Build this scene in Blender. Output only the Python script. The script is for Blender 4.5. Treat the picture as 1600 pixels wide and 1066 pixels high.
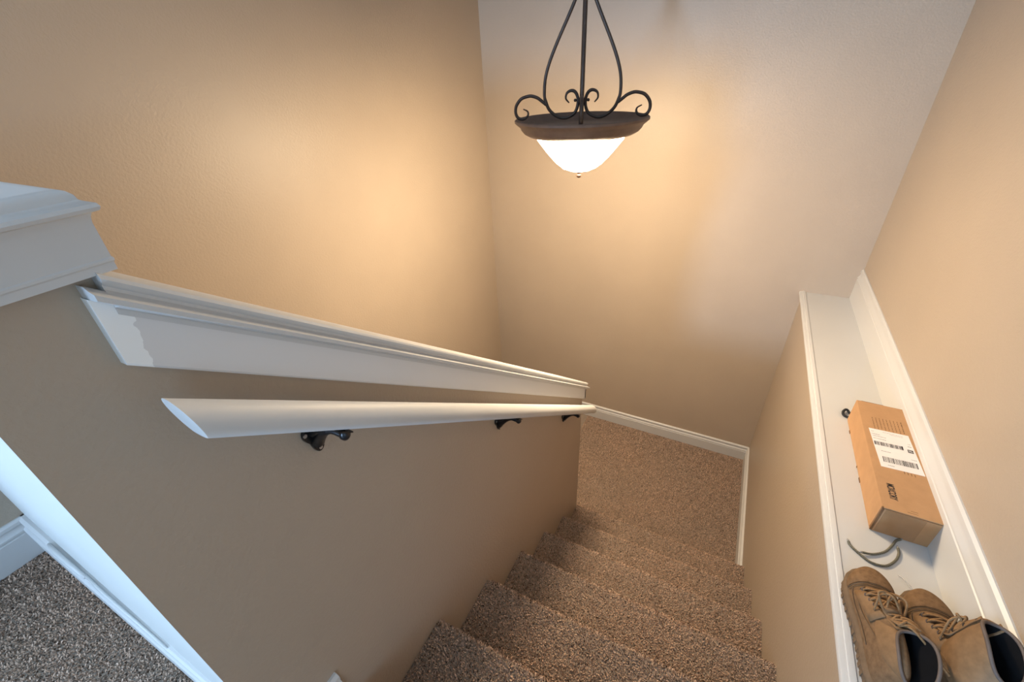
import bpy, math, random
import numpy as np
from mathutils import Vector, Matrix

# ---------------------------------------------------------------- scene, camera, light
scene = bpy.context.scene
for o in list(bpy.data.objects):
    bpy.data.objects.remove(o)
COL = scene.collection
random.seed(4)
rng = np.random.default_rng(7)

ZC = 1.078                      # camera height above the hall carpet
cam_data = bpy.data.cameras.new('camera')
cam_data.sensor_width = 36.0
cam_data.sensor_fit = 'HORIZONTAL'
cam_data.lens = 678.36 / 1600 * 36.0
cam_data.clip_start = 0.01
cam = bpy.data.objects.new('camera', cam_data)
COL.objects.link(cam)
cR = Vector((0.89134959, 0.45133743, -0.04231347))
cU = Vector((-0.20714301, 0.48855097, 0.84759054))
cF = Vector((-0.40322163, 0.74673454, -0.5289611))
cam.matrix_world = Matrix(((cR.x, cU.x, -cF.x, 0), (cR.y, cU.y, -cF.y, 0), (cR.z, cU.z, -cF.z, ZC), (0, 0, 0, 1)))
scene.camera = cam

world = bpy.data.worlds.new('daylight_sky')
scene.world = world
world.use_nodes = True
bg = world.node_tree.nodes['Background']
bg.inputs[0].default_value = (0.62, 0.78, 1.0, 1)
bg.inputs[1].default_value = 0.6

def window_light(name, loc, rot, sx, sy, power, col):
    d = bpy.data.lights.new(name, 'AREA')
    d.shape = 'RECTANGLE'; d.size = sx; d.size_y = sy
    d.energy = power; d.color = col
    o = bpy.data.objects.new(name, d)
    o.location = loc; o.rotation_euler = rot
    COL.objects.link(o)
    return o
DAY = (0.48, 0.73, 1.0)
# daylight through the window at the end of the hall, behind the camera
window_light('daylight_end_window', (-1.17, -5.22, 0.93), (math.radians(90), 0, 0), 0.42, 0.56, 215, (0.44, 0.67, 1.0))
# added ambient fill for the half wall, through an invented side window
window_light('added_fill_side', (2.62, -2.5, 1.5), (0, math.radians(90), 0), 1.3, 2.0, 32, (0.43, 0.70, 1.0))
# added fill brightening hall carpet and level cap, through an invented left window
window_light('added_fill_left', (-1.56, -1.05, 1.45), (0, math.radians(-90), 0), 1.1, 1.1, 62, (.52, .75, 1.0))

vs = scene.view_settings
scene.display_settings.display_device = 'sRGB'
vs.view_transform = 'Standard'
vs.look = 'None'
vs.exposure = 0.0
vs.gamma = 1.0
vs.use_curve_mapping = False
try:
    scene.cycles.use_denoising = True
    scene.cycles.max_bounces = 8
    scene.cycles.diffuse_bounces = 5
    scene.cycles.sample_clamp_indirect = 6.0
except Exception:
    pass

# ---------------------------------------------------------------- helpers
def link(o, parent=None):
    COL.objects.link(o)
    if parent is not None:
        o.parent = parent
    return o

def mesh(name, verts, faces, mat, parent=None, smooth=False, mats=None, fmat=None):
    me = bpy.data.meshes.new(name)
    me.from_pydata([tuple(v) for v in verts], [], faces)
    me.materials.append(mat)
    for m in (mats or []):
        me.materials.append(m)
    if fmat:
        for p, i in zip(me.polygons, fmat):
            p.material_index = i
    if smooth:
        for p in me.polygons:
            p.use_smooth = True
    me.update()
    return link(bpy.data.objects.new(name, me), parent)

class MB:
    """collects shapes that make up one mesh"""
    def __init__(s):
        s.v = []; s.f = []; s.m = []
    def add(s, v, f, mi=0):
        b = len(s.v)
        s.v += [tuple(x) for x in v]
        s.f += [tuple(i + b for i in q) for q in f]
        s.m += [mi] * len(f)
        return s
    def box(s, x0, x1, y0, y1, z0, z1, mi=0):
        v = [(x, y, z) for x in (x0, x1) for y in (y0, y1) for z in (z0, z1)]
        f = [(0, 1, 3, 2), (4, 6, 7, 5), (0, 4, 5, 1), (2, 3, 7, 6), (0, 2, 6, 4), (1, 5, 7, 3)]
        return s.add(v, f, mi)
    def prism(s, prof, fa, fb, mi=0, closed=True):
        """prof: list of 2D points; fa, fb map a point to the two ends"""
        n = len(prof)
        v = [fa(*p) for p in prof] + [fb(*p) for p in prof]
        f = [(i, (i + 1) % n, n + (i + 1) % n, n + i) for i in range(n if closed else n - 1)]
        if closed:
            f += [tuple(range(n - 1, -1, -1)), tuple(range(n, 2 * n))]
        return s.add(v, f, mi)
    def tube(s, pts, r, seg=8, mi=0, closed=False, flat=1.0):
        P = [Vector(p) for p in pts]; n = len(P)
        rr = r if isinstance(r, (list, tuple)) else [r] * n
        up = None; v = []; f = []
        for i in range(n):
            if closed:
                t = (P[(i + 1) % n] - P[i - 1]).normalized()
            else:
                t = (P[min(i + 1, n - 1)] - P[max(i - 1, 0)]).normalized()
            if up is None:
                up = Vector((0, 0, 1)) if abs(t.z) < .9 else Vector((1, 0, 0))
            up = (up - t * up.dot(t)).normalized()
            sd = t.cross(up)
            for k in range(seg):
                a = 2 * math.pi * k / seg
                v.append(P[i] + sd * (rr[i] * math.cos(a)) + up * (rr[i] * flat * math.sin(a)))
        for i in range(n if closed else n - 1):
            j = (i + 1) % n
            for k in range(seg):
                l = (k + 1) % seg
                f.append((i * seg + k, i * seg + l, j * seg + l, j * seg + k))
        if not closed:
            f.append(tuple(range(seg - 1, -1, -1)))
            f.append(tuple((n - 1) * seg + k for k in range(seg)))
        return s.add(v, f, mi)
    def lathe(s, prof, c=(0, 0, 0), seg=48, mi=0):
        v = []; f = []
        for r, z in prof:
            for k in range(seg):
                a = 2 * math.pi * k / seg
                v.append((c[0] + r * math.cos(a), c[1] + r * math.sin(a), c[2] + z))
        for i in range(len(prof) - 1):
            for k in range(seg):
                l = (k + 1) % seg
                f.append((i * seg + k, i * seg + l, (i + 1) * seg + l, (i + 1) * seg + k))
        return s.add(v, f, mi)
    def build(s, name, mat, parent=None, smooth=False, mats=None, bevel=0, angle=None):
        o = mesh(name, s.v, s.f, mat, parent, smooth, mats, s.m if mats else None)
        fix_normals(o)
        if bevel:
            b = o.modifiers.new('bevel', 'BEVEL'); b.width = bevel; b.segments = 2; b.limit_method = 'ANGLE'
            b.angle_limit = math.radians(40)
        if angle is not None:
            for p in o.data.polygons:
                p.use_smooth = True
            o.data.set_sharp_from_angle(angle=math.radians(angle))
        return o

def fix_normals(o):
    import bmesh
    bm = bmesh.new(); bm.from_mesh(o.data)
    bmesh.ops.recalc_face_normals(bm, faces=bm.faces)
    bm.to_mesh(o.data); bm.free()

def catmull(pts, n=8, closed=False):
    P = [Vector(p) for p in pts]; out = []; m = len(P)
    for i in range(m if closed else m - 1):
        if closed:
            a, b, c, d = P[i - 1], P[i], P[(i + 1) % m], P[(i + 2) % m]
        else:
            a = P[i - 1] if i else P[0] * 2 - P[1]
            b, c = P[i], P[i + 1]
            d = P[i + 2] if i + 2 < m else P[-1] * 2 - P[-2]
        for k in range(n):
            t = k / n
            out.append(.5 * ((2 * b) + (c - a) * t + (2 * a - 5 * b + 4 * c - d) * t * t + (3 * b - a - 3 * c + d) * t ** 3))
    if not closed:
        out.append(P[-1])
    return out

def tag(o, label=None, cat=None, group=None, kind=None):
    if label: o['label'] = label
    if cat: o['category'] = cat
    if group: o['group'] = group
    if kind: o['kind'] = kind
    return o

def empty(name, loc=(0, 0, 0), rz=0):
    o = bpy.data.objects.new(name, None)
    o.empty_display_size = .05
    o.location = loc; o.rotation_euler = (0, 0, rz)
    return link(o)

# ---------------------------------------------------------------- materials
def new_mat(name):
    m = bpy.data.materials.new(name); m.use_nodes = True
    nt = m.node_tree
    return m, nt, nt.nodes['Principled BSDF']

def ramp(nt, fac, stops):
    r = nt.nodes.new('ShaderNodeValToRGB')
    e = r.color_ramp.elements
    e[0].position, e[0].color = stops[0][0], (*stops[0][1], 1)
    e[1].position, e[1].color = stops[-1][0], (*stops[-1][1], 1)
    for p, c in stops[1:-1]:
        x = e.new(p); x.color = (*c, 1)
    nt.links.new(fac, r.inputs[0])
    return r.outputs[0]

def noise(nt, scale, detail=3, rough=.5, coord='Object', vec=None, out='Fac'):
    n = nt.nodes.new('ShaderNodeTexNoise')
    n.inputs['Scale'].default_value = scale
    n.inputs['Detail'].default_value = detail
    n.inputs['Roughness'].default_value = rough
    if vec is None:
        vec = nt.nodes.new('ShaderNodeTexCoord').outputs[coord]
    nt.links.new(vec, n.inputs['Vector'])
    return n.outputs[out]

def bump(nt, bsdf, h, strength, dist):
    b = nt.nodes.new('ShaderNodeBump')
    b.inputs['Strength'].default_value = strength
    b.inputs['Distance'].default_value = dist
    nt.links.new(h, b.inputs['Height'])
    nt.links.new(b.outputs[0], bsdf.inputs['Normal'])

def paint(name, col, rough, var=.03, bscale=130, bstr=.35, bdist=.0012, spec=.35):
    m, nt, b = new_mat(name)
    n = noise(nt, 3.0, 4)
    c0 = tuple(c * (1 - var) for c in col); c1 = tuple(c * (1 + var) for c in col)
    nt.links.new(ramp(nt, n, [(.3, c0), (.7, c1)]), b.inputs['Base Color'])
    b.inputs['Roughness'].default_value = rough
    b.inputs['Specular IOR Level'].default_value = spec
    h = noise(nt, bscale, 3, .55)
    bump(nt, b, h, bstr, bdist)
    return m

WALL = paint('wall_paint_tan', (.43, .352, .275), .42, bscale=125, bstr=.65, bdist=.0016)
WALLP = paint('wall_paint_pale', (.60, .615, .605), .45, bscale=150, bstr=.3, bdist=.001)
CEIL = paint('ceiling_paint', (.78, .77, .75), .8, bscale=90, bstr=.4)
TRIM = paint('trim_enamel', (.585, .587, .585), .38, var=.02, bscale=30, bstr=.05, bdist=.0006, spec=.5)
RAILP = paint('rail_enamel', (.61, .61, .605), .52, var=.05, bscale=45, bstr=.08, bdist=.0008, spec=.3)

def trim_patch_mat():
    """old enamel with an unevenly brushed fresh primer patch at the upper end of the board"""
    m, nt, b = new_mat('trim_enamel_patched')
    tc = nt.nodes.new('ShaderNodeTexCoord')
    sep = nt.nodes.new('ShaderNodeSeparateXYZ')
    nt.links.new(tc.outputs['Object'], sep.inputs[0])
    n = noise(nt, 70, 3, .6, vec=tc.outputs['Object'])
    ma = nt.nodes.new('ShaderNodeMath'); ma.operation = 'MULTIPLY_ADD'
    nt.links.new(n, ma.inputs[0]); ma.inputs[1].default_value = .016
    nt.links.new(sep.outputs['Y'], ma.inputs[2])
    # patch edge slants: wider at the top of the board
    mz = nt.nodes.new('ShaderNodeMath'); mz.operation = 'MULTIPLY_ADD'
    nt.links.new(sep.outputs['Z'], mz.inputs[0]); mz.inputs[1].default_value = -.1
    nt.links.new(ma.outputs[0], mz.inputs[2])
    lt = nt.nodes.new('ShaderNodeMath'); lt.operation = 'LESS_THAN'
    nt.links.new(mz.outputs[0], lt.inputs[0]); lt.inputs[1].default_value = .0755
    mix = nt.nodes.new('ShaderNodeMix'); mix.data_type = 'RGBA'
    nt.links.new(lt.outputs[0], mix.inputs[0])
    mix.inputs[6].default_value = (.70, .70, .705, 1)
    mix.inputs[7].default_value = (.90, .92, .92, 1)
    nt.links.new(mix.outputs[2], b.inputs['Base Color'])
    b.inputs['Roughness'].default_value = .38
    return m
TRIMP = trim_patch_mat()

def carpet_base():
    m, nt, b = new_mat('carpet_backing')
    n = noise(nt, 420, 2, .6)
    nt.links.new(ramp(nt, n, [(.3, (.14, .11, .09)), (.55, (.34, .28, .23)), (.75, (.45, .38, .32))]), b.inputs['Base Color'])
    b.inputs['Roughness'].default_value = .95
    b.inputs['Specular IOR Level'].default_value = .1
    bump(nt, b, n, 1.0, .004)
    return m
CARPET = carpet_base()
def carpet_yarn():
    m, nt, b = new_mat('carpet_yarn')
    a = nt.nodes.new('ShaderNodeAttribute'); a.attribute_name = 'yarn'
    nt.links.new(a.outputs['Color'], b.inputs['Base Color'])
    b.inputs['Roughness'].default_value = .9
    b.inputs['Specular IOR Level'].default_value = .1
    return m
YARN = carpet_yarn()

def simple(name, col, rough=.5, metal=0, spec=.5, nscale=None, var=.15, bstr=0, bdist=.001):
    m, nt, b = new_mat(name)
    n = noise(nt, nscale or 40, 4, .6)
    nt.links.new(ramp(nt, n, [(.25, tuple(c * (1 - var) for c in col)), (.75, tuple(min(1, c * (1 + var)) for c in col))]), b.inputs['Base Color'])
    b.inputs['Roughness'].default_value = rough
    b.inputs['Metallic'].default_value = metal
    b.inputs['Specular IOR Level'].default_value = spec
    if bstr:
        bump(nt, b, n, bstr, bdist)
    return m
BRONZE = simple('oil_rubbed_bronze', (.055, .039, .032), .45, .25, .5, 60, .25)
BRONZEPAN = simple('bronze_pan', (.15, .105, .085), .5, .15, .5, 30, .2)
IRON = simple('black_cast_iron', (.018, .019, .022), .32, .5, .6, 90, .3, .2)
SCREW = simple('steel_screw', (.45, .45, .46), .35, .9)
CARD = simple('corrugated_cardboard', (.47, .275, .14), .8, 0, .2, 25, .07, .06)
CARDD = simple('cardboard_cut_edge', (.20, .11, .055), .9, 0, .2, 80, .2)
TAPE = simple('packing_tape_brown', (.36, .205, .10), .22, 0, .5, 20, .1)
PAPER = simple('label_paper', (.80, .77, .75), .6, 0, .3, 30, .03)
INK = simple('black_print_ink', (.035, .03, .03), .6, 0, .3)
INKB = simple('brown_print_ink', (.15, .085, .045), .7, 0, .2)
INKG = simple('grey_print_ink', (.33, .31, .31), .6, 0, .2)
SUEDE = simple('tan_suede_leather', (.180, .108, .057), .85, 0, .2, 90, .28, .35, .0012)
SUEDE2 = simple('tan_smooth_leather', (.215, .128, .065), .6, 0, .3, 60, .2, .2)
NYLON = simple('tan_nylon_cloth', (.25, .175, .11), .8, 0, .2, 200, .15, .3)
SOLE = simple('tan_rubber_sole', (.165, .108, .064), .75, 0, .3, 50, .2, .2)
LACE = simple('tan_boot_lace', (.27, .155, .072), .8, 0, .2, 300, .3, .4)
LINING = simple('black_boot_lining', (.008, .008, .009), 1.0, 0, .05)
COLLAR = simple('grey_brown_binding', (.13, .10, .085), .7, 0, .3)
STITCH = simple('tan_seam_thread', (.13, .082, .045), .8)
CORD = simple('olive_elastic_cord', (.15, .14, .105), .7, 0, .3, 400, .4, .5)
BLACKCORD = simple('black_cord', (.015, .015, .016), .55, 0, .4, 300, .4, .4)

def glass_lamp():
    m, nt, b = new_mat('frosted_lit_glass')
    b.inputs['Base Color'].default_value = (.95, .9, .82, 1)
    b.inputs['Emission Color'].default_value = (1.0, .77, .505, 1)
    b.inputs['Emission Strength'].default_value = 158.0
    b.inputs['Roughness'].default_value = .4
    return m
BOWL = glass_lamp()
def clear_mat():
    m, nt, b = new_mat('clear_plastic')
    tr = nt.nodes.new('ShaderNodeBsdfTransparent'); tr.inputs[0].default_value = (.92, .92, .92, 1)
    mx = nt.nodes.new('ShaderNodeMixShader'); mx.inputs[0].default_value = .35
    b.inputs['Base Color'].default_value = (.9, .9, .9, 1); b.inputs['Roughness'].default_value = .15
    nt.links.new(tr.outputs[0], mx.inputs[1]); nt.links.new(b.outputs[0], mx.inputs[2])
    nt.links.new(mx.outputs[0], nt.nodes['Material Output'].inputs[0])
    return m
CLEAR = clear_mat()

# ---------------------------------------------------------------- dimensions (hall carpet at z = 0)
A = -.503        # face of the half wall beside the stairs
B = .411         # low wall on the right of the stairs
L = 2.656        # back wall
XL = -1.543      # left wall
E = .637         # right wall above the ledge
LAND = -1.344    # landing carpet
LEDGE = -.030
RUN, RISE = .245, .192
Y1 = 1.656       # nosing of the lowest step
YE = 1.640       # end of the half wall
YH0, YH1 = .038, .150   # hall side half wall
S = .784         # pitch of the stairs
HCEIL = 2.44
def zoff(y, off): return ZC - S * y + off
YTOP = Y1 - 6 * RUN   # nosing of the top step

# ---------------------------------------------------------------- structure
def struct(o):
    o['kind'] = 'structure'
    return o

struct(MB().box(XL - .12, E + .12, L, L + .12, -3.0, HCEIL).build('wall_back', WALL))
wl = MB()
for (y0, y1, z0, z1) in ((-5.2, -1.6, -3.0, HCEIL), (-.5, L, -3.0, HCEIL), (-1.6, -.5, -3.0, .9), (-1.6, -.5, 2.0, HCEIL)):
    wl.box(XL - .12, XL, y0, y1, z0, z1)
struct(wl.build('wall_left', WALL))
struct(MB().box(E, E + .12, -.3, L, LEDGE - .02, HCEIL).build('wall_right', WALL))
struct(MB().box(B, E + .12, YTOP - .05, L, -3.0, LEDGE - .02).build('wall_stair_right', WALL))
struct(MB().box(XL - .12, 2.72, -5.32, L + .12, HCEIL, HCEIL + .1).build('ceiling', CEIL))

# half wall beside the stairs: sloping top, solid down past the landing
poly = [(YH1, -3.0), (YE, -3.0), (YE, zoff(YE, -.03)), (YH1, zoff(YH1, -.03))]
hw = MB().prism(poly, lambda y, z: (A - .118, y, z), lambda y, z: (A, y, z))
struct(hw.build('wall_half_stair', WALL))
# half wall that closes the hall off from the stairwell; its hall face is painted pale
hh = MB()
hh.prism([(A, YH0), (A, YH1), (XL, YH1), (XL, YH0 + .014)], lambda x, y: (x, y, -.35), lambda x, y: (x, y, ZC - .075))   # hall face not quite square to the stairs
o = hh.build('wall_half_hall', WALL, mats=[WALLP])
for p in o.data.polygons:
    if p.normal.y < -.9:
        p.material_index = 1
struct(o)

# upstairs hall behind the camera
def wall_with_hole(name, axis, at, thick, u0, u1, hu0, hu1, hz0, hz1, mat):
    mb = MB()
    for (a0, a1, z0, z1) in ((u0, hu0, 0, HCEIL), (hu1, u1, 0, HCEIL), (hu0, hu1, 0, hz0), (hu0, hu1, hz1, HCEIL)):
        if axis == 'y':
            mb.box(a0, a1, at - thick, at, z0, z1)
        else:
            mb.box(at, at + thick, a0, a1, z0, z1)
    return struct(mb.build(name, mat))
wall_with_hole('wall_hall_end', 'y', -5.2, .12, XL, 2.6, -1.43, -.91, .56, 1.30, WALL)
wall_with_hole('wall_hall_side', 'x', 2.6, .12, -5.2, -.3, -3.5, -1.5, .85, 2.15, WALL)
struct(MB().box(E + .12, 2.6, -.3, -.18, 0, HCEIL).build('wall_hall_front', WALL))

def window(name, axis, at, u0, u1, z0, z1):
    mb = MB(); w = .05
    parts = [(u0, u1, z0, z0 + w), (u0, u1, z1 - w, z1), (u0, u0 + w, z0 + w, z1 - w), (u1 - w, u1, z0 + w, z1 - w)]
    for (a, b, c, d) in parts:
        if axis == 'y': mb.box(a, b, at - .09, at - .04, c, d)
        else: mb.box(at + .04, at + .09, a, b, c, d)
    root = struct(mb.build(name, TRIM))
    p = MB()
    if axis == 'y': p.box(u0 + w, u1 - w, at - .066, at - .062, z0 + w, z1 - w)
    else: p.box(at + .062, at + .066, u0 + w, u1 - w, z0 + w, z1 - w)
    m = bpy.data.materials.get('window_glass')
    if m is None:
        m, nt, b = new_mat('window_glass')
        tr = nt.nodes.new('ShaderNodeBsdfTransparent')
        gl = nt.nodes.new('ShaderNodeBsdfGlossy'); gl.inputs['Roughness'].default_value = .02
        mx = nt.nodes.new('ShaderNodeMixShader'); mx.inputs[0].default_value = .06
        nt.links.new(tr.outputs[0], mx.inputs[1]); nt.links.new(gl.outputs[0], mx.inputs[2])
        nt.links.new(mx.outputs[0], nt.nodes['Material Output'].inputs[0])
    p.build('pane', m, root)
window('window_1', 'y', -5.2, -1.43, -.91, .56, 1.30)
window('window_added_side', 'x', 2.6, -3.5, -1.5, .85, 2.15)  # unseen window made up to go with the side fill
window('window_added_left', 'x', XL - .12, -1.6, -.5, .9, 2.0)  # invented opening out of view, added for the left fill

# ---------------------------------------------------------------- carpet
def pile(name, P, N, parent, length=.0055, width=.0025, xlim=None):
    """yarn tufts standing on points P with normals N"""
    n = len(P)
    if n == 0: return
    rnd = rng.normal(size=(n, 3))
    tan = rnd - (rnd * N).sum(1, keepdims=True) * N
    tan /= np.linalg.norm(tan, axis=1, keepdims=True)
    sd = np.cross(N, tan)
    ln = length * rng.uniform(.7, 1.2, (n, 1))
    lean = rng.uniform(.15, 1.1, (n, 1))
    w = width * rng.uniform(.75, 1.25, (n, 1))
    base = P - N * .003
    mid = P + N * ln * .55 + tan * ln * lean * .35
    tip = P + N * ln * .88 + tan * ln * lean * 1.0
    V = np.stack([base - sd * w / 2, base + sd * w / 2, mid - sd * w * .6, mid + sd * w * .6, tip - sd * w * .3, tip + sd * w * .3], 1).reshape(-1, 3)
    if xlim:
        V[:, 0] = np.clip(V[:, 0], *xlim)
    k = np.arange(n)[:, None] * 6
    Q = np.concatenate([k + np.array([[0, 1, 3, 2]]), k + np.array([[2, 3, 5, 4]])], 1).reshape(-1)
    me = bpy.data.meshes.new(name)
    me.vertices.add(len(V)); me.vertices.foreach_set('co', V.astype(np.float32).ravel())
    me.loops.add(len(Q)); me.loops.foreach_set('vertex_index', Q.astype(np.int32))
    me.polygons.add(2 * n)
    me.polygons.foreach_set('loop_start', (np.arange(2 * n) * 4).astype(np.int32))
    me.polygons.foreach_set('use_smooth', np.ones(2 * n, bool))
    pal = np.array([(.60, .435, .335), (.52, .368, .275), (.43, .296, .215), (.30, .20, .142), (.105, .068, .047)])
    c = pal[rng.choice(5, n, p=[.27, .30, .20, .13, .10])] * rng.uniform(.85, 1.15, (n, 1))
    # worn, slightly pinker and yellower areas of the carpet
    blot = .5 + .5 * np.sin(P[:, 0] * 9 + 2 * np.sin(P[:, 1] * 5)) * np.sin(P[:, 1] * 8 + 1.3)
    c = c * (1 + (blot[:, None] - .5) * np.array([[.10, .06, .03]]))
    at = me.attributes.new('yarn', 'FLOAT_COLOR', 'POINT')
    C = np.repeat(np.concatenate([c, np.ones((n, 1))], 1), 6, 0)
    at.data.foreach_set('color', C.astype(np.float32).ravel())
    me.materials.append(YARN)
    me.update(calc_edges=True)
    me.validate()
    o = link(bpy.data.objects.new(name, me), parent)
    o['kind'] = 'stuff'
    return o

def scatter_rect(x0, x1, y0, y1, z, sp=.0035):
    nx, ny = int((x1 - x0) / sp), int((y1 - y0) / sp)
    g = np.stack(np.meshgrid(np.linspace(x0, x1, nx), np.linspace(y0, y1, ny), indexing='ij'), -1).reshape(-1, 2)
    g = g + rng.normal(size=g.shape) * sp * .35
    g[:, 0] = np.clip(g[:, 0], x0, x1); g[:, 1] = np.clip(g[:, 1], y0, y1)
    P = np.concatenate([g, np.full((len(g), 1), z)], 1)
    return P, np.tile([[0, 0, 1.]], (len(P), 1))

PH = .006   # visible pile surface above the backing
fl = struct(MB().box(XL, B, Y1 - .20, L, LAND - .2, LAND - PH).build('floor_landing', CARPET))
P, N = scatter_rect(A - .25, B - .004, Y1 - .06, L - .004, LAND - PH)
pile('carpet_pile', P, N, fl)

mb = MB().box(XL, 2.6, -5.2, YH0, -.25, -PH)
fh = struct(mb.build('floor_hall', CARPET))
P, N = scatter_rect(XL + .005, -.52, -.42, YH0 - .004, -PH, .0037)
pile('carpet_pile', P, N, fh)

# ---------------------------------------------------------------- staircase
stair = empty('staircase', (0, Y1, LAND))
tag(stair, 'carpeted beige-brown stairs descending to the landing below the pendant light', 'staircase')
def step_profile(yn, zt, depth):
    """carpet surface of one step from the foot of its riser over the nosing to the back of the tread"""
    r = .015; ov = .026
    pts = []
    zr = zt - 2 * r
    pts.append((yn - ov, zt - RISE - .004))
    pts.append((yn - ov, zr - .006))
    for k in range(0, 11):
        a = -math.pi / 2 + math.pi * k / 10
        pts.append((yn - r + r * math.cos(a), zt - r + r * math.sin(a)))
    pts.append((yn - depth, zt))
    return pts
for i in range(7):
    yn = Y1 - i * RUN; zt = LAND + (i + 1) * RISE - PH
    dep = RUN + .03 if i < 6 else .235
    prof = step_profile(yn, zt, dep)
    full = prof + [(yn - dep, zt - RISE - .004)]
    m = MB()
    x1 = B if i < 6 else E + .12
    m.prism([(y - Y1, z - LAND) for y, z in full], lambda y, z: (A + .0005, y, z), lambda y, z: (B - .0005, y, z))
    st = m.build('step', CARPET, stair, angle=50)
    # tufts along the profile
    pr = np.array(prof); seg = np.diff(pr, axis=0); sl = np.linalg.norm(seg, axis=1)
    cum = np.concatenate([[0], np.cumsum(sl)])
    tot = cum[-1]; sp = .0035
    ns, nx = int(tot / sp), int((B - A - .006) / sp)
    s_ = (np.arange(ns) + .5) * sp
    SS, XX = np.meshgrid(s_, np.linspace(A + .004, B - .004, nx), indexing='ij')
    SS = np.clip(SS.ravel() + rng.normal(size=SS.size) * sp * .35, 0, tot - 1e-4); XX = XX.ravel() + rng.normal(size=XX.size) * sp * .35
    XX = np.clip(XX, A + .003, B - .003)
    idx = np.clip(np.searchsorted(cum, SS, side='right') - 1, 0, len(sl) - 1)
    tt = ((SS - cum[idx]) / sl[idx])[:, None]
    q = pr[idx] + seg[idx] * tt
    nn = np.stack([seg[idx][:, 1], -seg[idx][:, 0]], 1); nn /= np.linalg.norm(nn, axis=1, keepdims=True)
    # the underside of the nosing is hidden: keep tufts there short by dropping them
    keep = nn[:, 1] > -.6
    P = np.stack([XX, q[:, 0] - Y1, q[:, 1] - LAND], 1)[keep]
    N = np.stack([np.zeros(len(XX)), nn[:, 0], nn[:, 1]], 1)[keep]
    pile('carpet_pile', P, N, st, xlim=(A + .001, B - .001))

# lower flight beyond the half wall, leading on down from the landing
low = struct(empty('floor_lower_flight', (0, Y1 - .2, LAND)))
for i in range(6):
    y1 = -i * RUN; z = -(i + 1) * RISE
    MB().box(XL + .001, A - .119, y1 - RUN - .01, y1 + .0, z - .3, z).build('step', CARPET, low, bevel=.01)

# ---------------------------------------------------------------- trim
# moulding profiles: (distance out of the wall, height)
def base_profile(h, t):
    return [(0, 0), (t, 0), (t, h * .64), (t * .80, h * .66), (t * .80, h * .685), (t * 1.0, h * .70), (t * .98, h * .74),
            (t * .55, h * .80), (t * .48, h * .86), (t * .74, h * .885), (t * .72, h * .955), (t * .35, h), (0, h)]
BH = .117
def baseboard(name, fa, fb, h=BH, t=.0155):
    o = MB().prism(base_profile(h, t), fa, fb).build(name, TRIM, angle=35)
    return struct(o)
baseboard('baseboard_back', lambda u, v: (A - .6, L - u, LAND + v - .004), lambda u, v: (B - u * .0, L - u, LAND + v - .004))
baseboard('baseboard_right', lambda u, v: (B - u, L - u * 0, LAND + v - .004), lambda u, v: (B - u, Y1 - .02, LAND + v - .004))
baseboard('baseboard_hall', lambda u, v: (XL, YH0 + .014 - u * 1.40, v - .004), lambda u, v: (A + u, YH0 - u * .5, v - .004), .128)
baseboard('baseboard_hall_left', lambda u, v: (XL + u, YH0 + .014, v - .004), lambda u, v: (XL + u, -5.2, v - .004), .128)
baseboard('baseboard_hall_return', lambda u, v: (A + u, YH0 - u * .5, v - .004), lambda u, v: (A + u, .156 + .0 * u, v - .004), .128)
# loose caulk lifting off the hall baseboard
bbh = bpy.data.objects['baseboard_hall']
def cpt(x, z, dy=0): return (x, YH0 + .010 * (A - x) - .006 + dy, z)
m = MB()
m.tube([cpt(-1.36, .126, -.001), cpt(-1.30, .131, -.0035), cpt(-1.24, .130, -.003), cpt(-1.17, .126, -.001)], [.0035, .0055, .0055, .004], 6)
tag(m.build('caulk_strip', TRIM, bbh, smooth=True), 'short loose white caulk piece')
m = MB()
m.tube([cpt(-1.18, .126, .001), cpt(-1.08, .129, -.001), cpt(-.96, .127, 0), cpt(-.84, .1255, .002)], [.003, .0035, .003, .0015], 6)
tag(m.build('caulk_strip', TRIM, bbh, smooth=True), 'loose white caulk bead lifting from the baseboard')

# baseboard standing on the ledge against the right wall
LH = .165
lp = [(0, 0), (.014, 0), (.014, LH * .66), (.0115, LH * .675), (.0115, LH * .695), (.0145, LH * .71), (.0145, LH * .74), (.008, LH * .80), (.007, LH * .87), (.011, LH * .89), (.010, LH * .965), (.004, LH), (0, LH)]
struct(MB().prism(lp, lambda u, v: (E - u, L, LEDGE + v), lambda u, v: (E - u, YTOP, LEDGE + v)).build('baseboard_ledge', TRIM, angle=35))

# ledge board with a beaded front edge
led = [(E, -.02), (E, 0), (B + .018, 0), (B + .012, .0012), (B + .010, .0040), (B + .002, .0048), (B - .003, .0040),
       (B - .004, .0018), (B - .010, .0016), (B - .016, .0002), (B - .018, -.005), (B - .017, -.012), (B - .006, -.020), (B - .003, -.028), (B, -.03), (B, -.02)]
o = MB().prism(led, lambda x, z: (x, L, LEDGE + z), lambda x, z: (x, YTOP, LEDGE + z)).build('trim_1', TRIM, angle=35)
struct(o)

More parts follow.
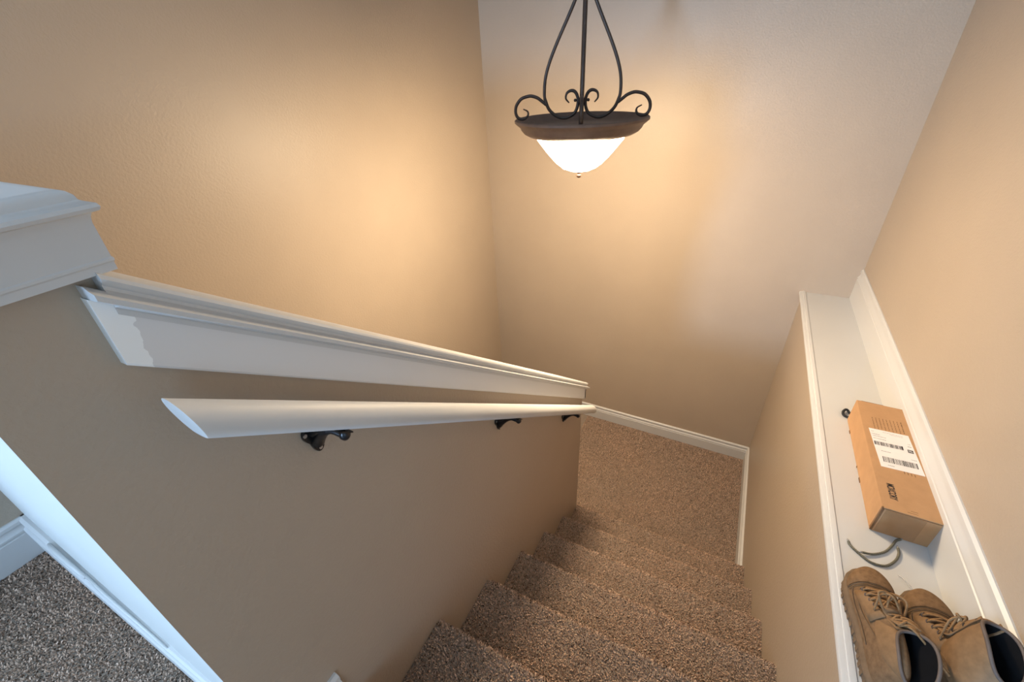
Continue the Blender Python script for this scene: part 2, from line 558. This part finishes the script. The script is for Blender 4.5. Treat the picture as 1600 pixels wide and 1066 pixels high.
# sloping cap on the half wall
HWX0, HWX1 = A - .118, A
def slope(y):
    return lambda x, off: (x, y, zoff(y, off))
crown = [(HWX0 - .022, -.017), (A + .012, -.017), (A + .0165, -.0195), (A + .0185, -.0235), (A + .0165, -.028), (A + .0125, -.031),
         (A + .0125, -.035), (A + .0155, -.038), (A + .021, -.0405), (A + .0285, -.042), (A + .0285, -.0480), (A + .024, -.0495), (A + .0135, -.053), (A + .0135, -.06), (HWX0 - .0135, -.06), (HWX0 - .0135, -.052), (HWX0 - .0285, -.047), (HWX0 - .0285, -.042), (HWX0 - .0125, -.034)]
capt = struct(MB().prism(crown, slope(.1475), slope(YE + .026)).prism([(A, -.037), (A + .0145, -.037), (A + .021, -.0405), (A + .0285, -.042), (A + .0285, -.048), (A + .024, -.0495), (A, -.0499)], slope(.1345), slope(.1475)).build('trim_2', TRIM, angle=30))
board = [(A, -.05), (A + .0125, -.05), (A + .0125, -.117), (A + .011, -.120), (A, -.120)]
struct_b = MB().prism(board, slope(.133), slope(YE + .0125)).build('apron_board', TRIMP, capt, angle=30)
MB().prism([(HWX0 - .0125, -.05), (HWX0, -.05), (HWX0, -.12), (HWX0 - .0125, -.12)], slope(.155), slope(YE + .0125)).build('apron_board', TRIM, capt)
MB().prism([(HWX0 - .0125, -.055), (A + .0125, -.055), (A + .0125, -.112), (HWX0 - .0125, -.112)], slope(YE), slope(YE + .0125)).build('apron_board', TRIM, capt)

# level cap on the hall half wall: profile runs along its hall side, end and stairwell side
ZT = ZC - .066
lev = [(0, 0.0), (.005, 0.0), (.0095, -.002), (.0125, -.0055), (.0135, -.0095), (.0165, -.012), (.0212, -.0135), (.0225, -.0165), (.0212, -.0195), (.0165, -.021),
       (.0150, -.024), (.0142, -.029), (.0142, -.0590), (.0152, -.0605), (.0152, -.0625), (.0142, -.064), (.0142, -.071), (0, -.071)]
m = MB(); n = len(lev)
path = [(XL, YH0, 0, -1), (A, YH0, 1, -1), (A, YH1, 1, 1), (XL, YH1, 0, 1)]   # corners with outward mitre directions
rings = []
for (x, y, dx, dy) in path:
    rings.append([(x + dx * u, y + dy * u, ZT + v) for u, v in lev])
v = [p for r in rings for p in r]
f = [(k * n + i, k * n + i + 1, (k + 1) * n + i + 1, (k + 1) * n + i) for k in range(3) for i in range(n - 1)]
f += [(0, n, 2 * n, 3 * n)]
m.add(v, f)
o = m.build('trim_3', TRIM, angle=30)
struct(o)

# ---------------------------------------------------------------- handrail
hr = empty('handrail', (A, .129, zoff(.129, -.17)))
tag(hr, 'round white handrail on black iron brackets along the half wall', 'handrail')
RX = .064; RR = .0205
oy, oz = hr.location.y, hr.location.z
m = MB(); seg = 28; v = []; f = []
y0, y1 = .129, 1.612
ring = []
for k in range(seg):
    a = 2 * math.pi * k / seg
    # slightly flattened back and bottom, like a stock mopstick rail
    rx, rn = RR * math.cos(a), RR * math.sin(a)
    if rn < -.016: rn = -.016 - (abs(rn) - .016) * .4
    ring.append((RX + rx, rn))
cs = math.cos(math.atan(S))
for (yy, inset) in ((y0, 0), (y0, .0), (y1 - .004, 0), (y1, .003)):
    for (x, nn) in ring:
        k = 1 - inset / RR
        yq = yy + (.006 - nn / RR * .006 if yy == y0 else 0)
        v.append((RX + (x - RX) * k, yq - oy, -S * (yq - y0) + nn * k / cs))
for q in range(1, 3):
    for k in range(seg):
        l = (k + 1) % seg
        f.append((q * seg + k, q * seg + l, (q + 1) * seg + l, (q + 1) * seg + k))
f += [tuple(range(seg - 1, -1, -1)), tuple(3 * seg + k for k in range(seg))]
m.add(v, f)
m.build('rail', RAILP, hr, angle=40)
def bracket(yc):
    zr = -S * (yc - y0)                      # rail centre height here, local
    m = MB(); y = yc - oy
    zc = zr - RR / cs                        # underside of rail
    # wall rosette: rounded triangular plate with three lobes, stem sweeping out to the rail
    out = []
    for k in range(36):
        a = 2 * math.pi * k / 36
        r = .0165 + .0105 * max(0, math.cos(1.5 * (a + math.pi / 2 - 2 * math.pi / 3 * 0)) ** 2 if False else (math.cos(3 * (a + math.pi / 2)) + 1) / 2)
        out.append((r * math.cos(a), r * math.sin(a)))
    zp = zc - .034
    m.prism([(y + a * .80, zp + b * 1.15) for a, b in out], lambda a, b: (0.0, a, b), lambda a, b: (.0055, a, b))
    # tapered arm
    pa = catmull([(.003, y, zp - .012), (.014, y, zp + .002), (.03, y, zp + .018), (.046, y + .002, zp + .0245), (RX, y + .004, zp + .0215)], 6)
    rr = [.0115 - .0058 * min(1, i / (len(pa) * .7)) for i in range(len(pa))]
    m.tube(pa, rr, 10)
    # web up to the rail and saddle plate
    m.tube([(.004, y, zp + .010), (.02, y, zp + .020), (.038, y, zp + .0245)], [.011, .009, .006], 10)
    b = m.build('bracket', IRON, hr, angle=40)
    c = MB()
    cz = zp + .0215
    c.lathe([(0, -.0085), (.005, -.0075), (.0078, -.003), (.0082, 0), (.0070, .0045), (.0052, .007), (.0052, .011)], (RX + .002, y + .005, cz), 16)
    c.build('ball_end', IRON, b, smooth=True)
    d = MB()
    d.prism([(y - .008, 0), (y + .014, 0), (y + .014, .003), (y - .008, .003)], lambda a, q: (RX - .010, a, q - S * (a - y) + zc - .0025), lambda a, q: (RX + .010, a, q - S * (a - y) + zc - .0025))
    d.build('saddle', IRON, b)
    for (sa, sb) in ((0, -.0245), (-.0165, .0125), (.0165, .0125)):
        s = MB().prism([(y + sa + .0032 * math.cos(t * math.pi / 4), zp + sb + .0032 * math.sin(t * math.pi / 4)) for t in range(8)], lambda a, q: (.005, a, q), lambda a, q: (.0068, a, q))
        s.build('screw', SCREW, b)
for yc in (.286, .820, 1.372):
    bracket(yc)

# ---------------------------------------------------------------- pendant light
LX, LY = -.5714, 1.6616   # axis of the lamp
LSC = 1.1527
pl = empty('pendant_light', (LX, LY, ZC - .135 * LSC), math.atan2(.5, 1.44))
pl.scale = (LSC, LSC, LSC)
tag(pl, 'bronze scrollwork pendant light with glowing white glass bowl over the stairwell', 'pendant light')
RIM = -.135
pan = [(.0, -.022), (.12, -.022), (.175, -.020), (.194, -.010), (.199, .0), (.203, .0025), (.2065, .000), (.2065, -.006), (.198, -.013), (.190, -.019), (.186, -.028), (.178, -.037), (.162, -.046), (.146, -.0495), (.139, -.049), (.136, -.040)]
MB().lathe(pan, seg=72).build('pan', BRONZEPAN, pl, angle=40)
bowl = [(.140, -.040), (.1405, -.050), (.134, -.060), (.121, -.076), (.106, -.095), (.090, -.113), (.073, -.130), (.054, -.1445), (.032, -.153), (.012, -.155), (.0, -.1552)]
tag(MB().lathe(bowl, seg=64).build('glass_bowl', BOWL, pl, smooth=True), 'glowing white frosted glass bowl')
fin = [(.0, -.1535), (.0135, -.154), (.0145, -.1565), (.010, -.159), (.0052, -.161), (.0045, -.1645), (.0078, -.1675), (.0085, -.171), (.0065, -.1755), (.0, -.1775)]
MB().lathe(fin, seg=20).build('finial', simple('copper_bronze', (.035, .018, .012), .4, .6), pl, smooth=True)
top = (HCEIL - ZC) / LSC - RIM
m = MB().tube([(0, 0, -.02), (0, 0, .3), (0, 0, top - .02)], .0068, 14)
m.build('rod', BRONZE, pl, angle=40)
MB().lathe([(0, top - .001), (.062, top - .001), (.062, top - .008), (.05, top - .022), (.02, top - .03), (0, top - .032)], seg=32).build('canopy', BRONZE, pl, smooth=True)
MB().lathe([(0, .33), (.016, .332), (.020, .345), (.016, .36), (0, .362)], seg=20).build('collar', BRONZE, pl, smooth=True)
arm = [(.0095, .345), (.0285, .291), (.0770, .196), (.0995, .146), (.111, .106), (.1135, .066), (.109, .0475), (.0975, .0245), (.0725, .0060), (.0475, .0018), (.0225, .0130), (.0125, .0320), (.0115, .0530), (.019, .0695), (.031, .0752), (.0450, .0690), (.0480, .0545), (.0380, .0425)]
outer = [(.1085, .040), (.122, .0500), (.1340, .0585), (.150, .0640), (.163, .0645), (.1850, .0580), (.2010, .0400), (.2040, .0200), (.1960, .0055), (.1790, .0022), (.1660, .0110), (.1665, .0230), (.1800, .0300)]
for k in range(4):
    a = k * math.pi / 2
    ca, sa = math.cos(a), math.sin(a)
    to3 = lambda r, z: (r * ca, r * sa, z)
    pts = catmull([to3(*p) for p in arm], 7)
    n = len(pts)
    rad = [.0048 if i < n - 24 else .0048 - .0030 * (i - (n - 24)) / 24 for i in range(n)]
    s = MB().tube(pts, rad, 9).build('scroll_arm', BRONZE, pl, smooth=True)
    pts = catmull([to3(*p) for p in outer], 7); n = len(pts)
    rad = [.0048 if i < n - 26 else .0048 - .0032 * (i - (n - 26)) / 26 for i in range(n)]
    MB().tube(pts, rad, 9).build('scroll', BRONZE, s, smooth=True)
    m = MB().tube([to3(.006, .049), to3(.015, .049)], .0026, 8)
    c = to3(.0195, .049)
    m.lathe([(0, -.0048), (.0034, -.0034), (.0048, 0), (.0034, .0034), (0, .0048)], c, 12)
    m.build('pin', BRONZE, s, smooth=True)
bx = MB().lathe([(.0068, .042), (.0105, .044), (.0105, .054), (.0068, .056)], seg=16).build('clasp', BRONZE, pl, angle=40)

# ---------------------------------------------------------------- cardboard box on the ledge
BX0, BX1, BY0, BY1, BHT = .498, .633, 1.078, 1.556, .0935
box = empty('cardboard_box', (BX0, BY0, LEDGE))
tag(box, 'long brown cardboard shipping box with white address label on the ledge', 'box')
W, D, H = BX1 - BX0, BY1 - BY0, BHT
MB().box(.0015, W - .0015, .002, D - .002, 0, H - .003).build('carton', CARD, box, bevel=.0012)
# lid panel folded over the top with its side flap tucked down the left side
lid = MB().box(0, W, .0, D, H - .003, H)
o = lid.build('lid', CARD, box, bevel=.0008)
MB().box(0, .0022, .0045, D - .0, .006, H - .003).build('side_flap', CARD, box, bevel=.0006)
MB().box(.006, W - .001, -.0012, .0012, .001, H - .0045).build('end_flap', CARD, box, bevel=.0005)
m = MB()
m.box(.0008, .0055, -.0009, .002, .002, H - .004)
m.box(-.0003, .0035, -.0006, .0035, H - .0042, H + .0004)
m.box(W * .1, W * .55, D - .001, D + .0006, H - .0028, H + .0002)
m.box(W - .0016, W + .0004, .004, D - .004, H - .0036, H - .0022)
for (ya, yb) in ((.17, .19), (.235, .24), (.40, .415)):
    m.box(-.0009, .0002, ya, yb, .002, .0075)
m.build('cut_edge', CARDD, box)['kind'] = 'stuff'
m = MB().box(.010, W * .70, -.0019, -.0013, .004, H - .006)
m.build('packing_tape', TAPE, box)
# shipping label
def P2(x, y): return (x - BX0, y - BY0)
lab = [(.5125, 1.412), (.6135, 1.416), (.6205, 1.245), (.5195, 1.241)]
o = MB().prism([P2(*p) for p in lab], lambda a, b: (a, b, H), lambda a, b: (a, b, H + .0004)).build('shipping_label', PAPER, box)
ZI = H + .0005
def ink_rect(m, x0, x1, y0, y1, mi=0):
    a, b = P2(x0, y0), P2(x1, y1)
    m.box(a[0], b[0], a[1], b[1], ZI - .0003, ZI, mi)
m = MB(); r2 = random.Random(9)
def barcode(m, x0, x1, y0, y1, dens):
    x = x0
    while x < x1:
        w = r2.choice([.0006, .0006, .0012, .0018]) * dens
        ink_rect(m, x, min(x + w, x1), y0 + (x - x0) * .05, y1 + (x - x0) * .05)
        x += w + r2.choice([.0006, .0009, .0014]) * dens
barcode(m, .519, .588, 1.335, 1.352, 1.0)
ink_rect(m, .518, .521, 1.335, 1.352); ink_rect(m, .5855, .589, 1.339, 1.356)
barcode(m, .529, .611, 1.264, 1.287, 1.15)
m.build('barcode', INK, o)['kind'] = 'stuff'
m = MB()
def text_row(m, x0, x1, y, h=.0022, gap=.3):
    x = x0
    while x < x1:
        w = r2.uniform(.0012, .0045)
        ink_rect(m, x, min(x + w, x1), y, y + h)
        x += w + r2.uniform(.0005, .0012)
text_row(m, .5175, .524, 1.398); text_row(m, .5165, .538, 1.3855); text_row(m, .5185, .552, 1.3765); text_row(m, .5185, .550, 1.365)
text_row(m, .530, .553, 1.3105); text_row(m, .600, .613, 1.302); text_row(m, .602, .612, 1.360, .0028); text_row(m, .604, .611, 1.371, .002)
text_row(m, .537, .553, 1.2515); text_row(m, .548, .598, 1.404, .0012); text_row(m, .565, .598, 1.3985, .0010)
m.build('label_print', INKG, o)['kind'] = 'stuff'
m = MB(); ink_rect(m, .5985, .612, 1.3335, 1.3470)
k = m.build('service_block', INK, o)
m = MB()
for i in range(9):
    x = .6005 + (i % 5) * .0021; y = 1.337 + (i // 5) * .004
    a = P2(x, y); m.box(a[0], a[0] + .0013, a[1], a[1] + .0026, ZI, ZI + .0001)
m.build('service_mark', PAPER, o)['kind'] = 'stuff'
# printed columns of small type on the lid, running along the box
m = MB()
for c in range(9):
    x = .529 + c * .0094
    y = 1.474 + c * .0006
    while y > 1.420:
        w = r2.uniform(.003, .008)
        a = P2(x, max(y - w, 1.414)); m.box(a[0], a[0] + (.0016 if c != 8 else .0024), a[1], a[1] + w, H - .0002, H + .00015)
        y -= w + r2.uniform(.001, .0035)
for c in range(4):
    x = .572 + c * .0078
    a = P2(x, 1.2335 - c * .001); m.box(a[0], a[0] + .0015, a[1], a[1] + .010, H - .0002, H + .00015)
for (x, y, w) in ((.552, 1.085, .022), (.56, 1.092, .015)):
    a = P2(x, y); m.box(a[0], a[0] + w, a[1], a[1] + .0012, H - .0002, H + .0001)
m.build('lid_print', INKB, box)['kind'] = 'stuff'
# condensed bold word, letters facing the right wall
cu = bpy.data.curves.new('box_word', 'FONT')
cu.body = 'MOXCORY'; cu.size = .0205; cu.extrude = .00015; cu.space_character = .92; cu.offset = .0005
tmp = bpy.data.objects.new('box_word', cu); COL.objects.link(tmp)
bpy.context.view_layer.update()
me = bpy.data.meshes.new_from_object(tmp)
bpy.data.objects.remove(tmp)
co = np.empty(len(me.vertices) * 3, np.float32); me.vertices.foreach_get('co', co); co = co.reshape(-1, 3)
wd = co[:, 0].max(); ht = co[:, 1].max()
nx = co.copy()
nx[:, 0] = (.5215 - BX0) + co[:, 1] / ht * .0165        # up of the letters points to +X
nx[:, 1] = (1.176 - BY0) - co[:, 0] / wd * .060        # reading direction runs towards the camera
nx[:, 2] = co[:, 2] + H + .0002
me.vertices.foreach_set('co', nx.ravel()); me.materials.clear(); me.materials.append(INK); me.update()
w = bpy.data.objects.new('printed_word', me); link(w, box)

# ---------------------------------------------------------------- cords and scraps on the ledge
def cord(name, pts, r, mat, label, cat, group=None, tip=True, z=LEDGE):
    pp = catmull([(x, y, z + r + dz) for x, y, dz in pts], 8)
    c0 = Vector(pts[0][:2] + (0,))
    root = empty(name, (pts[0][0], pts[0][1], z))
    pp = [p - Vector(root.location) for p in pp]
    # braided look: small swelling along the cord
    dense = catmull(pp[::2] + [pp[-1]], 6)
    rr = [r * (1 + .12 * math.sin(i * 1.7)) for i in range(len(dense))]
    MB().tube(dense, rr, 7).build('braid', mat, root, smooth=True)
    if tip:
        for a, b in ((pp[0], pp[1]), (pp[-1], pp[-2])):
            d = (a - b).normalized()
            MB().tube([a, a + d * .004, a + d * .007], [r * .9, r * .8, r * .5], 7).build('metal_tip', SCREW, root, smooth=True)
    return tag(root, label, cat, group)
cord('elastic_cord', [(.444, 1.010, 0), (.447, .999, 0), (.466, .980, 0), (.488, .966, 0), (.518, .970, 0), (.542, .996, 0), (.554, 1.023, 0), (.555, 1.040, 0)], .0030, CORD,
     'longer dark olive elastic cord curled in a bowl shape before the boots', 'cord')
cord('elastic_cord', [(.470, .985, .004), (.495, .993, .001), (.523, 1.014, 0), (.542, 1.041, 0), (.555, 1.064, 0), (.566, 1.0735, 0)], .0030, CORD,
     'shorter dark olive elastic cord ending at the near end of the box', 'cord')
cord('cord_loop', [(.512, 1.572, 0), (.500, 1.570, 0), (.489, 1.576, .001), (.488, 1.590, .004), (.496, 1.604, .006), (.504, 1.606, .004), (.507, 1.597, .002), (.516, 1.590, 0), (.528, 1.588, 0)], .0042, BLACKCORD,
     'small black cord loop behind the far left corner of the box', 'cord', tip=False)
m = MB()
m.tube(catmull([(.541, .957, LEDGE + .001), (.549, .952, LEDGE + .003), (.553, .945, LEDGE + .004), (.560, .932, LEDGE + .003), (.568, .921, LEDGE + .002)], 6), .0022, 6, flat=.5)
m.tube(catmull([(.549, .951, LEDGE + .0015), (.556, .944, LEDGE + .002), (.563, .933, LEDGE + .002)], 6), .0010, 6)
tag(m.build('plastic_strip', CLEAR, smooth=True), 'thin clear plastic strip lying at the toe of the right boot', 'plastic')

# ---------------------------------------------------------------- boots
def boot(loc, rz, mirror, lean, label, shaft_h):
    root = empty('work_boot', loc, rz)
    root.scale = (.92, 1, 1)
    tag(root, label, 'boot', 'tan lace-up boots on the ledge')
    sx = -1 if mirror else 1
    LEN = .292
    # outline of the sole, y forward; asymmetrical like a shoe print
    def halfw(t):           # t along the boot from heel 0 to toe 1 -> (inner, outer)
        ks = [0, .03, .08, .18, .32, .45, .6, .72, .82, .90, .955, .985, 1.0]
        inn = [.0, .020, .030, .036, .034, .034, .041, .047, .047, .041, .029, .017, .0]
        out = [.0, .020, .031, .037, .037, .041, .049, .053, .051, .043, .030, .018, .0]
        return float(np.interp(t, ks, inn)), float(np.interp(t, ks, out))
    ts = [0, .01, .03, .08, .14, .2, .28, .36, .45, .52, .6, .66, .72, .77, .82, .86, .90, .93, .955, .975, .99, 1.0]
    outline = [(sx * halfw(t)[1], t * LEN) for t in ts] + [(-sx * halfw(t)[0], t * LEN) for t in ts[-2:0:-1]]
    def grow(k): 
        cy = LEN * .5
        out = []
        for (x, y) in outline:
            out.append((x * (1 + k / .045), cy + (y - cy) * (1 + k / (LEN * .5))))
        return out
    m = MB(); n = len(outline)
    layers = [(0, .0), (.003, .003), (.003, .016), (.0045, .019), (.0045, .027), (.001, .0305), (-.004, .032)]
    v = []
    for k, z in layers:
        v += [(x, y, z) for x, y in grow(k)]
    f = [(q * n + i, q * n + (i + 1) % n, (q + 1) * n + (i + 1) % n, (q + 1) * n + i) for q in range(len(layers) - 1) for i in range(n)]
    f += [tuple(range(n - 1, -1, -1)), tuple((len(layers) - 1) * n + i for i in range(n))]
    m.add(v, f)
    sole = m.build('sole', SOLE, root, angle=50)
    # lugs cut along the edge
    for t in np.linspace(.05, .84, 15):
        for sgn, w in ((sx, halfw(t)[1]), (-sx, halfw(t)[0])):
            x = sgn * (w * (1 + .0042 / .045)); y = t * LEN
            MB().box(min(x, x - sgn * .006), max(x, x - sgn * .006) , y - .0045, y + .0045, .0005, .015).build('lug', SOLE, sole)
    # upper: lofted from toe to heel
    st = [(.999, .20, .036), (.985, .62, .046), (.955, .86, .0545), (.91, .93, .0600), (.85, .95, .0635), (.78, .95, .0665), (.71, .95, .0705), (.63, .94, .079), (.55, .93, .0915), (.48, .92, .1045), (.42, .93, .115), (.34, .95, .120), (.24, .96, .121), (.14, .95, .119), (.07, .92, .112), (.02, .75, .10), (.004, .3, .07)]
    K = 17; v = []
    for t, wf, h in st:
        i_, o_ = halfw(min(max(t, .012), .988)); i_ *= wf; o_ *= wf
        for k in range(K):
            a = math.pi * k / (K - 1)
            c, s_ = math.cos(a), math.sin(a)
            p = .72 if t > .7 else .82
            xx = (abs(c) ** p) * (o_ if c > 0 else i_) * (1 if c > 0 else -1)
            # sides pull in towards the instep as the vamp rises
            zz = .027 + (h - .027) * (s_ ** (.80 if t > .78 else .95))
            pinch = 1 - .32 * max(0, (zz - .055) / .065) if t < .75 else 1
            v.append((sx * xx * pinch, t * LEN, zz))
    f = [(q * K + k, q * K + k + 1, (q + 1) * K + k + 1, (q + 1) * K + k) for q in range(len(st) - 1) for k in range(K - 1)]
    f += [tuple(range(K)), tuple((len(st) - 1) * K + k for k in range(K))]
    o = MB().add(v, f).build('upper', SUEDE, root, smooth=True)
    ss = o.modifiers.new('sub', 'SUBSURF'); ss.levels = 1; ss.render_levels = 2
    # helper: a point on the upper's surface
    def on_up(t, a, lift=.0012):
        j = 0
        T = [q[0] for q in st][::-1]; WF = [q[1] for q in st][::-1]; HH = [q[2] for q in st][::-1]
        wf = float(np.interp(t, T, WF)); h = float(np.interp(t, T, HH))
        i_, o_ = halfw(min(max(t, .012), .988)); i_ *= wf; o_ *= wf
        c, s_ = math.cos(a), math.sin(a); p = .72 if t > .7 else .82
        xx = (abs(c) ** p) * (o_ if c > 0 else i_) * (1 if c > 0 else -1)
        zz = .027 + (h - .027) * (max(s_, 0) ** (.80 if t > .78 else .95))
        pinch = 1 - .32 * max(0, (zz - .055) / .065) if t < .75 else 1
        return Vector((sx * xx * pinch + (lift * c * sx), t * LEN, zz + lift * s_))
    # toe cap: thicker overlay with a raised rear edge
    tcap = []; rows = [.999, .985, .96, .92, .87, .82, .785]
    for t in rows:
        for k in range(K):
            a = math.pi * k / (K - 1)
            dt = -.035 * math.sin(a) if t < .83 else 0
            q = on_up(t + dt * 0 + (.0 if t > .8 else -.02 * abs(math.cos(a))), a, .0022)
            tcap.append(q)
    f = [(q * K + k, q * K + k + 1, (q + 1) * K + k + 1, (q + 1) * K + k) for q in range(len(rows) - 1) for k in range(K - 1)]
    o = MB().add(tcap, f).build('toe_cap', SUEDE, root, smooth=True)
    so = o.modifiers.new('thick', 'SOLIDIFY'); so.thickness = .003; so.offset = 0
    ss = o.modifiers.new('sub', 'SUBSURF'); ss.levels = 1; ss.render_levels = 2
    # seams
    def seam(fn, r=.0011, name='seam', mat=STITCH):
        MB().tube(catmull(fn, 4), r, 6).build(name, mat, root, smooth=True)
    for off in (0, -.016):
        seam([on_up(.775 + off - .02 * abs(math.cos(math.pi * k / 14)), math.pi * k / 14, .0028 if off == 0 else .0015) for k in range(1, 14)], .0012 if off == 0 else .0008)
    for side in (0, 1):
        A_ = (lambda a: a) if side == 0 else (lambda a: math.pi - a)
        seam([on_up(.73, A_(1.1), .0018), on_up(.71, A_(.85), .0018), on_up(.66, A_(.62), .0018), on_up(.58, A_(.48), .0018), on_up(.48, A_(.42), .0018), on_up(.36, A_(.50), .0018), on_up(.28, A_(.62), .0018)])
        seam([on_up(.735, A_(.55), .0018), on_up(.70, A_(.40), .0018), on_up(.6, A_(.28), .0018), on_up(.45, A_(.20), .0018), on_up(.3, A_(.20), .0018)], .0009)
    # quarter panel of smooth leather each side of the laces
    for side in (0, 1):
        A_ = (lambda a: a) if side == 0 else (lambda a: math.pi - a)
        g = []
        tt = [.70, .64, .57, .50, .43]
        aa = [.52, .68, .84, 1.0, 1.13]
        for t in tt:
            for a in aa: g.append(on_up(t, A_(a), .0022))
        f = [(q * 5 + k, q * 5 + k + 1, (q + 1) * 5 + k + 1, (q + 1) * 5 + k) for q in range(4) for k in range(4)]
        o = MB().add(g, f).build('quarter_panel', SUEDE2, root, smooth=True)
        so = o.modifiers.new('thick', 'SOLIDIFY'); so.thickness = .0022; so.offset = 0
    # shaft: open leg of the boot with a dark lining, folding over by its own softness
    lx, ly = lean
    rows = [0, .12, .3, .5, .7, .88, 1.0]
    SEG = 32; v = []
    def shaft_pt(h, a, inset=0.0):
        cy = .088 - .012 * h + ly * h; cx = lx * h ** 1.3
        rx = .032 + .004 * h - inset + .004 * h * math.cos(2 * a); ry = .066 - .014 * h - inset
        z = .085 + (shaft_h - .085) * h
        z += .012 * h * math.cos(a - .4) - .010 * h * math.cos(2 * a) - .30 * lx * h * math.sin(a) * sx
        cr = 1 + (.05 * math.sin(h * 17 + 2.0 * math.cos(a)) + .035 * math.sin(3 * a + 5 * h)) * h * (1.3 - h)
        return Vector((cx + rx * cr * math.sin(a), cy + ry * cr * math.cos(a), z))
    for h in rows:
        for k in range(SEG):
            v.append(shaft_pt(h, 2 * math.pi * k / SEG))
    f = [(q * SEG + k, q * SEG + (k + 1) % SEG, (q + 1) * SEG + (k + 1) % SEG, (q + 1) * SEG + k) for q in range(len(rows) - 1) for k in range(SEG)]
    o = MB().add(v, f).build('shaft', SUEDE2, root, smooth=True)
    ss = o.modifiers.new('sub', 'SUBSURF'); ss.levels = 1; ss.render_levels = 1
    v = []
    for h in rows:
        for k in range(SEG):
            v.append(shaft_pt(h, 2 * math.pi * k / SEG, .0035))
    v.append(Vector((0, .09, .034)))
    c = len(v) - 1
    ff = [tuple(reversed(q)) for q in f] + [(k, (k + 1) % SEG, c) for k in range(SEG)]
    mesh('lining', v, ff, LINING, root, True)
    MB().tube([shaft_pt(1.0, 2 * math.pi * k / 40, .0016) for k in range(40)], .0034, 8, closed=True).build('collar', COLLAR, root, smooth=True)
    # leather stay up the front edge of each side and back strap
    for ang in (.42, -.42):
        pts = [shaft_pt(h, ang, -.0015) for h in rows]
        MB().tube(pts, .0085, 8, flat=.28).build('eyelet_stay', SUEDE2, root, smooth=True)
    pts = [shaft_pt(h, math.pi, -.001) for h in rows]
    MB().tube(pts, .009, 8, flat=.3).build('back_strap', SUEDE2, root, smooth=True)
    # tongue bulging out at the front, above the collar
    tg = []; rows2 = [(.60, .084), (.54, .097), (.485, .112)]
    NT = 7
    for t, z in rows2:
        for k in range(NT):
            u = k / (NT - 1) * 2 - 1
            tg.append(Vector((u * .021, t * LEN, z + .004 - .006 * u * u)))
    for h in (.35, .55, .75, .93):
        for k in range(NT):
            u = k / (NT - 1) * 2 - 1
            q = shaft_pt(h, u * .55, -.004 + .004 * abs(u))
            tg.append(q + Vector((0, .001 + .002 * h, .008 * h)))
    f = [(q * NT + k, q * NT + k + 1, (q + 1) * NT + k + 1, (q + 1) * NT + k) for q in range(6) for k in range(NT - 1)]
    o = MB().add(tg, f).build('tongue', SUEDE2, root, smooth=True)
    so = o.modifiers.new('thick', 'SOLIDIFY'); so.thickness = .004; so.offset = 0
    ss = o.modifiers.new('sub', 'SUBSURF'); ss.levels = 1; ss.render_levels = 1
    # lacing: eyelets on the instep then hooks on the shaft
    left = [on_up(t, math.pi / 2 - da, .004) for t, da in ((.70, .62), (.65, .60), (.60, .56), (.55, .52))]
    right = [on_up(t, math.pi / 2 + da, .004) for t, da in ((.70, .62), (.65, .60), (.60, .56), (.55, .52))]
    for h in (.35, .62, .9):
        q = [shaft_pt(h, .42, -.004), shaft_pt(h, -.42, -.004)]
        q.sort(key=lambda p: -sx * p.x)
        left.append(q[0]); right.append(q[1])
    for a, b in zip(left, right):
        for q in (a, b):
            e = MB()
            e.tube([q + Vector((.0034 * math.cos(u * math.pi / 5), .0034 * math.sin(u * math.pi / 5) * .8, .0034 * math.sin(u * math.pi / 5) * .6)) for u in range(10)], .0011, 6, closed=True)
            e.build('eyelet', COLLAR if q.z < .11 else IRON, root, smooth=True)
    def lace(p, q, bulge):
        mid = (p + q) / 2 + Vector((0, .004, bulge))
        MB().tube(catmull([p, (p * 3 + mid * 1) / 4 + Vector((0, 0, bulge * .5)), mid, (q * 3 + mid) / 4 + Vector((0, 0, bulge * .5)), q], 5), .0024, 7).build('lace', LACE, root, smooth=True)
    for i in range(len(left)):
        lace(left[i], right[i], .007)
        if i + 1 < len(left):
            lace(left[i], right[i + 1], .011); lace(right[i], left[i + 1], .013)
    # loose lace ends falling over the instep
    rr_ = random.Random(3 if mirror else 5)
    for k in range(5):
        p = left[4] if k % 2 else right[4]
        e = on_up(.62 - .03 * k, math.pi / 2 + (.9 - .4 * k) * (1 if mirror else -1), .006)
        mid1 = (p * 2 + e) / 3 + Vector((rr_.uniform(-.02, .02), .018, .022 + .004 * k))
        mid2 = (p + e * 2) / 3 + Vector((rr_.uniform(-.02, .02), .022, .012 + .004 * k))
        MB().tube(catmull([p, mid1, mid2, e], 8), .0024, 7).build('lace', LACE, root, smooth=True)
    if mirror:      # long lace ends lying across towards the other boot
        for k in range(5):
            d = k * .0062
            pts = [Vector((-.004 + .004 * k, .128 - d * .4, .098 + .002 * k)), Vector((.018, .126 - d, .124 + .002 * k)), Vector((.045, .108 - d * 1.1, .121 + .0015 * (k % 3))),
                   Vector((.064, .092 - d * 1.1, .112 + .002 * (k % 2))), Vector((.078, .076 - d, .106))]
            MB().tube(catmull(pts, 8), .0024, 7).build('lace', LACE, root, smooth=True)
    return root
boot((.4635, .622, LEDGE), math.radians(0), True, (.018, -.026), 'tan suede lace-up boot nearer the stairs, its black lining showing', .122)
boot((.571, .612, LEDGE), math.radians(1.5), False, (.030, .030), 'tan suede lace-up boot nearer the wall, its shaft flopped sideways', .172)
